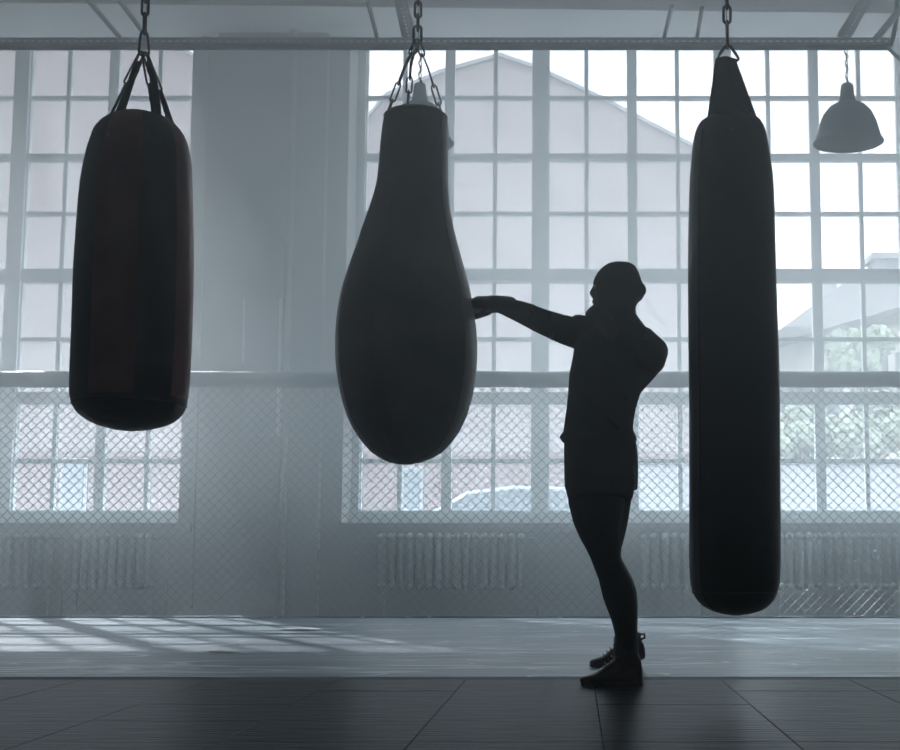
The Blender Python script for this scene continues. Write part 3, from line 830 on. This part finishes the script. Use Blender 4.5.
j.tube([Q(652,352,.03), Q(645,368,.0), Q(635,388,.0)], [m(15),m(14.5),m(8)], 16, round_caps=True)
j.tube([elR, elR.lerp(wrR,.4), wrR], [m(13.5),m(12.5),m(8.5)], 16, round_caps=True)
# collar and folds
j.tube([Q(617,330,.0), Q(617,318,.0)], [(m(24),m(20)),(m(19),m(17))], 20, flat=(1,0,0))
for (x, y, dy, l) in ((590,400,-.125,.10),(612,420,-.125,.12),(604,370,-.13,.10),(625,396,-.11,.09)):
    j.tube([Q(x-8,y-6,dy), Q(x,y,dy-.006), Q(x+8,y+8,dy)], [.006,.010,.006], 8, round_caps=True)
for (x, y) in ((552,326),(533,317),(568,331)):
    c = Q(x, y, 0); rr = m({552:14.2,533:13.0,568:15.6}[x]); pts = [(c.x+.012*math.sin(t*2.1), c.y+rr*math.cos(t*math.pi/10), c.z+rr*math.sin(t*math.pi/10)) for t in range(20)]
    j.tube(pts, .004, 6, closed=True)
jk = j.build('jacket', M['shirt'], FIG); remesh(jk, .006, 4)
# waistband knot at the hem
MB().tube([Q(563.5,434,-.02), Q(561.5,437,-.02), Q(564,441,-.02)], .008, 8, round_caps=True).build('drawcord', M['shirt'], FIG, smooth=True)
# shorts
sh = MB()
torso(sh, [(430,567,632,.125,0),(437,564.5,635,.132,0),(450,563.8,637.5,.14,0),(465,564,638.2,.145,.005),(480,564.2,638,.15,.01),(490,565,637.5,.155,.02)])
for hp, kn, dy in ((hip_n, kn_n, -.06), (hip_f, kn_f, .12)):
    sh.tube([Q(600,465,dy), Q(600,485,dy), P(600.5,500,YB0+dy*1.25)], [(m(34),.105),(m(35.5),.105),(m(31.5),.10)], 20, flat=(1,0,0))
so = sh.build('shorts', M['shorts'], FIG); remesh(so, .006, 3)
# leggings
lg = MB()
def legging(mb, dy0, dy1, sx):
    pts, rr = leg_path(dy0, dy1, sx); mb.tube(pts, rr, 20, flat=(1,0,0), round_caps=False)
legging(lg, -.07, dn, -1); lo1 = lg.build('legging', M['legging'], FIG); remesh(lo1, .006, 3)
lg = MB(); legging(lg, .12, df, 1); lo2 = lg.build('legging', M['legging'], FIG); remesh(lo2, .006, 3)
# hooded cap
hd = MB()
rows = [(262.5,612,624),(263.8,608,632),(267,603,636),(272,598,638.5),(279,594,641),(286,592.2,643.2),(292,592,644.8),(297,593,643.5),(302,595,638),(308,595,635.5),(314,595,636),(320,594,640),(326,592,645)]
secs = []
for py, a, c in rows:
    pa, pc = Q(a, py), Q(c, py); secs.append((((pa.x+pc.x)/2, YB0, pa.z), (pc.x-pa.x)/2, min((pc.x-pa.x)/2*.95, .105)))
hd.rings(secs, 28)
for (px, py, r_) in ((637,295,.03),(640,290,.03),(634,282,.03)): hd.sphere(Q(px, py), r_, 10, 8, (.9,1.6,1))
ho = hd.build('hood', M['cap'], FIG); remesh(ho, .006, 3)
# open the hood for the face: cut away its front
cut = MB().sphere(hc+Vector((-.105,0,-.035)), .06, 16, 12, (1,.8,1.15)).build('cutter', M['cap'])
md_ = ho.modifiers.new('c', 'BOOLEAN'); md_.operation = 'DIFFERENCE'; md_.object = cut
dg = bpy.context.evaluated_depsgraph_get(); me = bpy.data.meshes.new_from_object(ho.evaluated_get(dg)); ho.modifiers.clear(); ho.data = me
bpy.data.objects.remove(cut)
# gloves
for (w_, d_, u_, sc, sd) in ((fL, dL, uL, 1.10, 1), (fR, dR, uR, .85, -1)):
    g = MB(); fist(g, w_, d_, u_, sc, sd, .004)
    dd = d_.normalized()
    uu = (u_-dd*u_.dot(dd)).normalized()
    g.tube([w_-dd*.045, w_-dd*.01, w_+dd*.03], [.034,.036,.038], 14, round_caps=True)
    g.tube([w_+dd*.045+uu*.018, w_+dd*.075+uu*.018, w_+dd*.098+uu*.004], [(.013,.036),(.015,.040),(.010,.038)], 14, round_caps=True, flat=uu)
    go = g.build('glove', M['glove'], FIG); remesh(go, .0045, 2)
# shoes
def shoe(an, prof_top, prof_bot, Y, wid, name='shoe'):
    """prof rows: (px, top py, bottom py) from toe to heel"""
    s_ = MB(); v = []; f = []; n = 16
    for px, pt, pb, w in prof_top:
        c = P(px, (pt+pb)/2, Y); hz = (P(px, pt, Y).z-P(px, pb, Y).z)/2
        for k in range(n):
            an_ = 2*math.pi*k/n; ca, sa = math.cos(an_), math.sin(an_)
            sx = math.copysign(abs(ca)**.75, ca)*w; sz = math.copysign(abs(sa)**.75, sa)*hz
            v.append((c.x, c.y+sx, c.z+sz))
    K = len(prof_top)
    for i in range(K-1):
        for k in range(n): a = i*n+k; b2 = i*n+(k+1)%n; f.append((a,b2,b2+n,a+n))
    f.append(tuple(reversed(range(n)))); f.append(tuple(range((K-1)*n,K*n)))
    s_.add(v, f); return s_
near = [(579.8,678.5,682,.010),(583,676.3,683.5,.026),(588,675,684.3,.038),(595,672.6,684.8,.044),(602,667.5,685,.045),(610,661.5,685,.042),(616,656,685,.039),(622,652,685,.036),(630,650,685,.034),(637,652,685,.033),(641,660,684.5,.028),(642.8,670,683,.012)]
s_ = shoe(None, near, None, YNf, 0)
s_.tube([P(627,668,YNf), P(626,655,YNf), P(626,640,YNf), P(626,636,YNf)], [(m(14),.042),(m(12.7),.041),(m(12.4),.042),(m(12.2),.042)], 18, flat=(1,0,0))
o = s_.build('shoe', M['shoe'], FIG); remesh(o, .0045, 3)
sl = MB(); pl = [P(x, 685, YNf) for x in (581,584,592,603,620,634,641,643)]
zt = .018
v = []; wv = [.014,.032,.042,.045,.038,.036,.032,.012]
for p, w in zip(pl, wv): v += [(p.x,YNf-w,.001),(p.x,YNf+w,.001),(p.x,YNf+w,zt),(p.x,YNf-w,zt)]
f = []
for i in range(7):
    a = i*4
    for k in range(4): f.append((a+k, a+(k+1)%4, a+4+(k+1)%4, a+4+k))
f += [(0,3,2,1),(28,29,30,31)]
sl.add(v, f); so1 = sl.build('sole', M['sole'], o); so1.parent = o
for v_ in so1.data.vertices: pass
lc = MB()
for k in range(5):
    p = P(606+k*3.2, 664-k*3.4, YNf); lc.tube([p+Vector((0,-.03,-.006)), p+Vector((-.004,0,.006)), p+Vector((0,.03,-.006))], .003, 6)
lc.build('laces', M['glove'], o, smooth=True)
far = [(589.5,661,666.5,.012),(592,659,667.6,.028),(597,657.5,668,.038),(603,655.5,668,.042),(610,650,668,.042),(617,644,667,.040),(624,640,665,.037),(632,638,663,.035),(639,638,660.5,.032),(643.5,643,659.5,.026),(645.3,650,657.5,.012)]
s_ = shoe(None, far, None, YFf, 0)
s_.tube([P(631,655,YFf), P(630.5,645,YFf), P(629,633,YFf)], [(m(13.5,df),.042),(m(12,df),.042),(m(10.5,df),.042)], 18, flat=(1,0,0))
s_.tube([P(637,632.5,YFf), P(641,634.5,YFf), P(644.5,633.5,YFf), P(645,638,YFf), P(641,639,YFf)], .006, 8, round_caps=True)
o2 = s_.build('shoe', M['shoe'], FIG); remesh(o2, .0045, 2)
lc = MB()
for k in range(5):
    p = P(604+k*3.4, 655-k*3.2, YFf); lc.tube([p+Vector((0,-.03,-.006)), p+Vector((-.004,0,.006)), p+Vector((0,.03,-.006))], .003, 6)
lc.build('laces', M['glove'], o2, smooth=True)

# ------------------------------------------------------------------ outside
ZO = -.3
struct('street', MB().box(-60, 60, YW+TK, 90, ZO-.2, ZO), M['asphalt'])
def facade(name, poly_px, Y, depth, m_, label, wins=()):
    """brick gable building: outline of its near face"""
    pts = [P(x, y, Y) for x, y in poly_px]
    poly = [(p.x, p.z) for p in pts]
    e = empty(name, (sum(p[0] for p in poly)/len(poly), Y, ZO), label, 'building')
    poly2 = [(poly[0][0], ZO)] + poly + [(poly[-1][0], ZO)]
    w = MB().prism(poly2, Y, Y+depth); o = w.build('wall', m_, e); fix_normals(o)
    r_ = MB()
    for (a, b2) in zip(poly[:-1], poly[1:]):
        if abs(a[0]-b2[0]) < .05: continue
        r_.add([(a[0],Y-.12,a[1]),(b2[0],Y-.12,b2[1]),(b2[0],Y+depth,b2[1]),(a[0],Y+depth,a[1]),
                (a[0],Y-.12,a[1]+.09),(b2[0],Y-.12,b2[1]+.09),(b2[0],Y+depth,b2[1]+.09),(a[0],Y+depth,a[1]+.09)],
               [(0,1,2,3),(7,6,5,4),(0,4,5,1),(1,5,6,2),(2,6,7,3),(3,7,4,0)])
    o = r_.build('roof', M['roof'], e); fix_normals(o)
    xs = [p[0] for p in poly]; zp = Zat(457, Y)
    MB().box(min(xs)-.03, max(xs)+.03, Y-.05, Y+.02, ZO, zp).box(min(xs)-.05, max(xs)+.05, Y-.09, Y+.02, zp, zp+.12).build('plinth', M['plinth'], e)
    for (x0, y0, x1, y1) in wins:
        a, b2 = P(x0, y0, Y), P(x1, y1, Y)
        fr = MB().box(a.x-.08, b2.x+.08, Y-.10, Y+.01, b2.z-.08, a.z+.08).build('window', M['roof'], e)
        p_ = MB().box(a.x, b2.x, Y-.12, Y-.09, b2.z, a.z).build('pane', M['shade_glass'], fr)
    return e
facade('brick_building', [(-420,60),(-300,-10),(120,20),(172,46),(214,70),(214,300)], 27, 8, M['brick'], 'pink brick building outside the window behind the maroon bag',
       [(66,462,84,512),(-20,462,-4,512),(20,300,34,345)][:2])
facade('brick_building', [(352,140),(367,121),(386,98),(440,75),(500,58),(536,70),(600,100),(690,147),(728,166),(728,300)], 29, 8, M['brick2'], 'rose brick gabled building outside the wide window, above the parked car',
       [(405,470,420,508),(585,300,598,340)][:1])
# pale house receding on the far side
Bx, Ax = P(925, 300, 27), P(768, 335, 33)
e = empty('gabled_house', ((Ax.x+Bx.x)/2, 32, ZO), 'cream house with grey sloped roof and chimneys outside the window beside the long black bag', 'building')
d = (Vector((Bx.x,27,0))-Vector((Ax.x,33,0))); nrm = Vector((-d.y, d.x, 0)).normalized()
if nrm.y < 0: nrm = -nrm
ez = Bx.z; A0 = Vector((Ax.x,33,ZO)); B0 = Vector((Bx.x,27,ZO)); D = nrm*5
up = Vector((0,0,ez-ZO)); ridge = Vector((0,0,ez-ZO+1.8))
w = MB().add([A0,B0,B0+D,A0+D,A0+up,B0+up,B0+D+up,A0+D+up,A0+D/2+ridge,B0+D/2+ridge], [(0,1,5,4),(1,2,6,9,5),(2,3,7,6),(3,0,4,8,7)])
o = w.build('wall', M['stucco'], e); fix_normals(o)
ov = -nrm*.5+Vector((0,0,-.3))
rf = MB().add([A0+up+ov, B0+up+ov, B0+D/2+ridge+Vector((0,0,.15)), A0+D/2+ridge+Vector((0,0,.15)), A0+D+up-ov*1.0, B0+D+up-ov*1.0,
               A0+up+ov+Vector((0,0,.15)), B0+up+ov+Vector((0,0,.15))], [(0,1,2,3),(3,2,5,4),(6,7,2,3),(0,1,7,6)])
rf.build('roof', M['slate'], e)
for (px, w_, h_) in ((828, .18, .3), (884, .32, .2)):
    t = min(range(-40, 160), key=lambda q: abs(CX+F*(A0.lerp(B0,q/100)+D/2).x/((A0.lerp(B0,q/100)+D/2).y*cs+7*sn)-px))/100; c = A0.lerp(B0, t)+D/2
    z0 = ridge.z+ZO-.2
    q = MB().box(c.x-w_, c.x+w_, c.y-.4, c.y+.4, z0, z0+h_+.35).box(c.x-w_-.1, c.x+w_+.1, c.y-.5, c.y+.5, z0+h_+.25, z0+h_+.4)
    q.build('chimney', M['roof'], e)
for (t, z0, z1, w_) in ((.12,3.6,5.2,.45),(.42,3.6,5.2,.45),(.72,3.6,5.2,.45),(.9,3.6,5.2,.4),(.27,3.6,5.2,.45)):
    c = A0.lerp(B0, t)-nrm*.03; dd = d.normalized()*w_
    fr = MB().add([c-dd+Vector((0,0,z0)), c+dd+Vector((0,0,z0)), c+dd+Vector((0,0,z1)), c-dd+Vector((0,0,z1)),
              c-dd+nrm*.05+Vector((0,0,z0)), c+dd+nrm*.05+Vector((0,0,z0)), c+dd+nrm*.05+Vector((0,0,z1)), c-dd+nrm*.05+Vector((0,0,z1))], [(0,1,2,3),(0,4,5,1),(1,5,6,2),(2,6,7,3),(3,7,4,0)])
    fr.build('window', M['shade_glass'], e)
# street wall
yw = 23.0
xw0, xw1 = Xat(636, 480, yw), Xat(1000, 480, yw); zw = Zat(464, yw)
sw = MB().box(xw0, xw1, yw, yw+.2, ZO, zw).box(xw0-.05, xw1+.05, yw-.05, yw+.25, zw, zw+.08)
tag(sw.build('boundary_wall', M['concrete']), 'low grey concrete wall across the street below the trees', 'wall')
# trees
def tree(px, py, Y, rad, label, n=2600):
    c = P(px, py, Y); e = empty('tree', (c.x, Y, ZO), label, 'tree', 'trees across the street')
    tr = MB().tube([(c.x, Y, ZO), (c.x+.1, Y, c.z*.5), (c.x, Y, c.z)], [.16,.12,.06], 10)
    for k in range(5):
        a = k*1.3; tr.tube([(c.x,Y,c.z*.6), (c.x+rad*.5*math.cos(a), Y+rad*.5*math.sin(a), c.z+rad*.3)], [.06,.02], 6)
    tr.build('trunk', M['bark'], e, smooth=True)
    fm = MB(); rnd = random.Random(int(px))
    cl = [(Vector((c.x,Y,c.z))+Vector((rnd.uniform(-1,1)*rad*.7, rnd.uniform(-1,1)*rad*.6, rnd.uniform(-1,1)*rad*.6)), rad*rnd.uniform(.28,.5)) for _ in range(16)]
    for k in range(n):
        cc, rr = cl[k % 16]
        dv = Vector((rnd.gauss(0,1), rnd.gauss(0,1), rnd.gauss(0,1))).normalized(); p = cc+dv*rr*rnd.uniform(.6,1.05)
        u = dv.orthogonal().normalized()*rnd.uniform(.06,.12); w = dv.cross(u).normalized()*rnd.uniform(.05,.1)
        tw = dv*rnd.uniform(-.05,.05)
        fm.add([p-u, p-w+tw, p+u, p+w-tw], [(0,1,2,3)])
    fm.build('foliage', M['leaf'], e)
tree(803, 432, 24.8, .68, 'leafy green tree outside, directly beside the edge of the long black bag')
tree(872, 428, 24.6, .78, 'leafy green tree outside under the lamp, mid-way along the concrete wall')
tree(862, 357, 26.6, .7, 'small upper treetop outside in front of the cream house')
# parked car
def car(px, Y, label):
    c = P(px, 505, Y); e = empty('car', (c.x, Y, ZO), label, 'car')
    Z0 = Zat(491, Y)-1.42; k = 1.0
    prof = [(-2.2,.35),(-2.25,.75),(-2.1,.92),(-1.45,.98),(-.75,1.38),(-.1,1.46),(.7,1.44),(1.35,1.05),(2.0,.98),(2.2,.85),(2.22,.35)]
    bd = MB().prism([(c.x+x, Z0+z) for x, z in prof], Y-.85, Y+.85); o = bd.build('car_body', M['carpaint'], e); fix_normals(o); bevel(o, .08, 3)
    gl = MB().prism([(c.x+x, Z0+z) for x, z in [(-1.3,1.02),(-.72,1.33),(-.08,1.40),(.64,1.38),(1.2,1.05)]], Y-.87, Y+.87)
    g = gl.build('side_window', M['shade_glass'], e); fix_normals(g)
    for x in (-1.4, 1.35):
        for s_ in (-1, 1):
            MB().tube([(c.x+x, Y+s_*.85, Z0+.32), (c.x+x, Y+s_*.65, Z0+.32)], .32, 20).build('wheel', M['tyre'], e, smooth=40)
    return e, Z0
ce, zcar = car(522, 19.5, 'silver-blue car parked outside, only its roof showing above the window sill')
ce.location.z = ZO
for chd in ce.children: chd.location.z = 0

# ------------------------------------------------------------------ haze in the hall
hm, n_, l_ = nodes_of('air_haze'); n_.remove(n_['Principled BSDF'])
vs = n_.new('ShaderNodeVolumeScatter'); vs.inputs['Color'].default_value = (.92,.98,1,1); vs.inputs['Anisotropy'].default_value = .4
tc = n_.new('ShaderNodeTexCoord'); sp = n_.new('ShaderNodeSeparateXYZ'); l_.new(tc.outputs['Object'], sp.inputs[0])
def ramp(sock, a, b, lo, hi):
    r = n_.new('ShaderNodeMapRange'); r.interpolation_type = 'SMOOTHSTEP'
    for k, v_ in (('From Min', a), ('From Max', b), ('To Min', lo), ('To Max', hi)): r.inputs[k].default_value = v_
    l_.new(sock, r.inputs[0]); return r.outputs[0]
HY, HZ = (YB+YW)/2, ZF+.005           # the box's own origin
front = ramp(sp.outputs[2], .3-HZ, 2.0-HZ, .014, .13); back = ramp(sp.outputs[2], .3-HZ, 2.0-HZ, .036, .15)
yf = ramp(sp.outputs[1], 5.9-HY, 7.5-HY, 0, 1)
mx = n_.new('ShaderNodeMix'); l_.new(yf, mx.inputs[0]); l_.new(front, mx.inputs[2]); l_.new(back, mx.inputs[3]); l_.new(mx.outputs[0], vs.inputs['Density'])
l_.new(vs.outputs[0], n_['Material Output'].inputs['Volume'])
ho_ = MB().box(XL+.02, XR-.02, YB+.02, YW-.02, ZF+.005, ZC-.01).build('haze', hm, origin=(0, HY, HZ))
tag(ho_, 'blue-grey dusty haze filling the hall, thickest high up in front of the windows', 'haze', kind='stuff')

# ------------------------------------------------------------------ light
w = bpy.data.worlds.new('sky'); S.world = w; w.use_nodes = True
bg = w.node_tree.nodes['Background']; bg.inputs[0].default_value = (.75,.90,.99,1); bg.inputs[1].default_value = 7.0
sd = bpy.data.lights.new('sun', 'SUN'); sd.energy = 11.0; sd.angle = R(.8); sd.color = (.84,.93,1)
so_ = bpy.data.objects.new('sun', sd); COL.objects.link(so_)
tr = Vector((.5, -.86, -.80)).normalized(); so_.rotation_euler = tr.to_track_quat('-Z', 'Y').to_euler()

# ------------------------------------------------------------------ camera
cd = bpy.data.cameras.new('camera'); co = bpy.data.objects.new('camera', cd); COL.objects.link(co)
cd.sensor_width = 36; cd.sensor_fit = 'HORIZONTAL'; cd.lens = F/900*36
cd.shift_x = -(CX-450)/900; cd.shift_y = (CY-375)/900
co.location = (0,0,H); co.rotation_euler = (R(90)+TH, 0, 0); cd.clip_end = 300
S.camera = co
S.view_settings.view_transform = 'Standard'; S.view_settings.look = 'None'; S.view_settings.gamma = 1; S.view_settings.exposure = 0
S.view_settings.use_curve_mapping = False
S.cycles.use_denoising = True
S.cycles.max_bounces = 8; S.cycles.volume_bounces = 2; S.cycles.diffuse_bounces = 3; S.cycles.transparent_max_bounces = 12
S.cycles.caustics_reflective = False; S.cycles.caustics_refractive = False
S.cycles.sample_clamp_indirect = 4.0
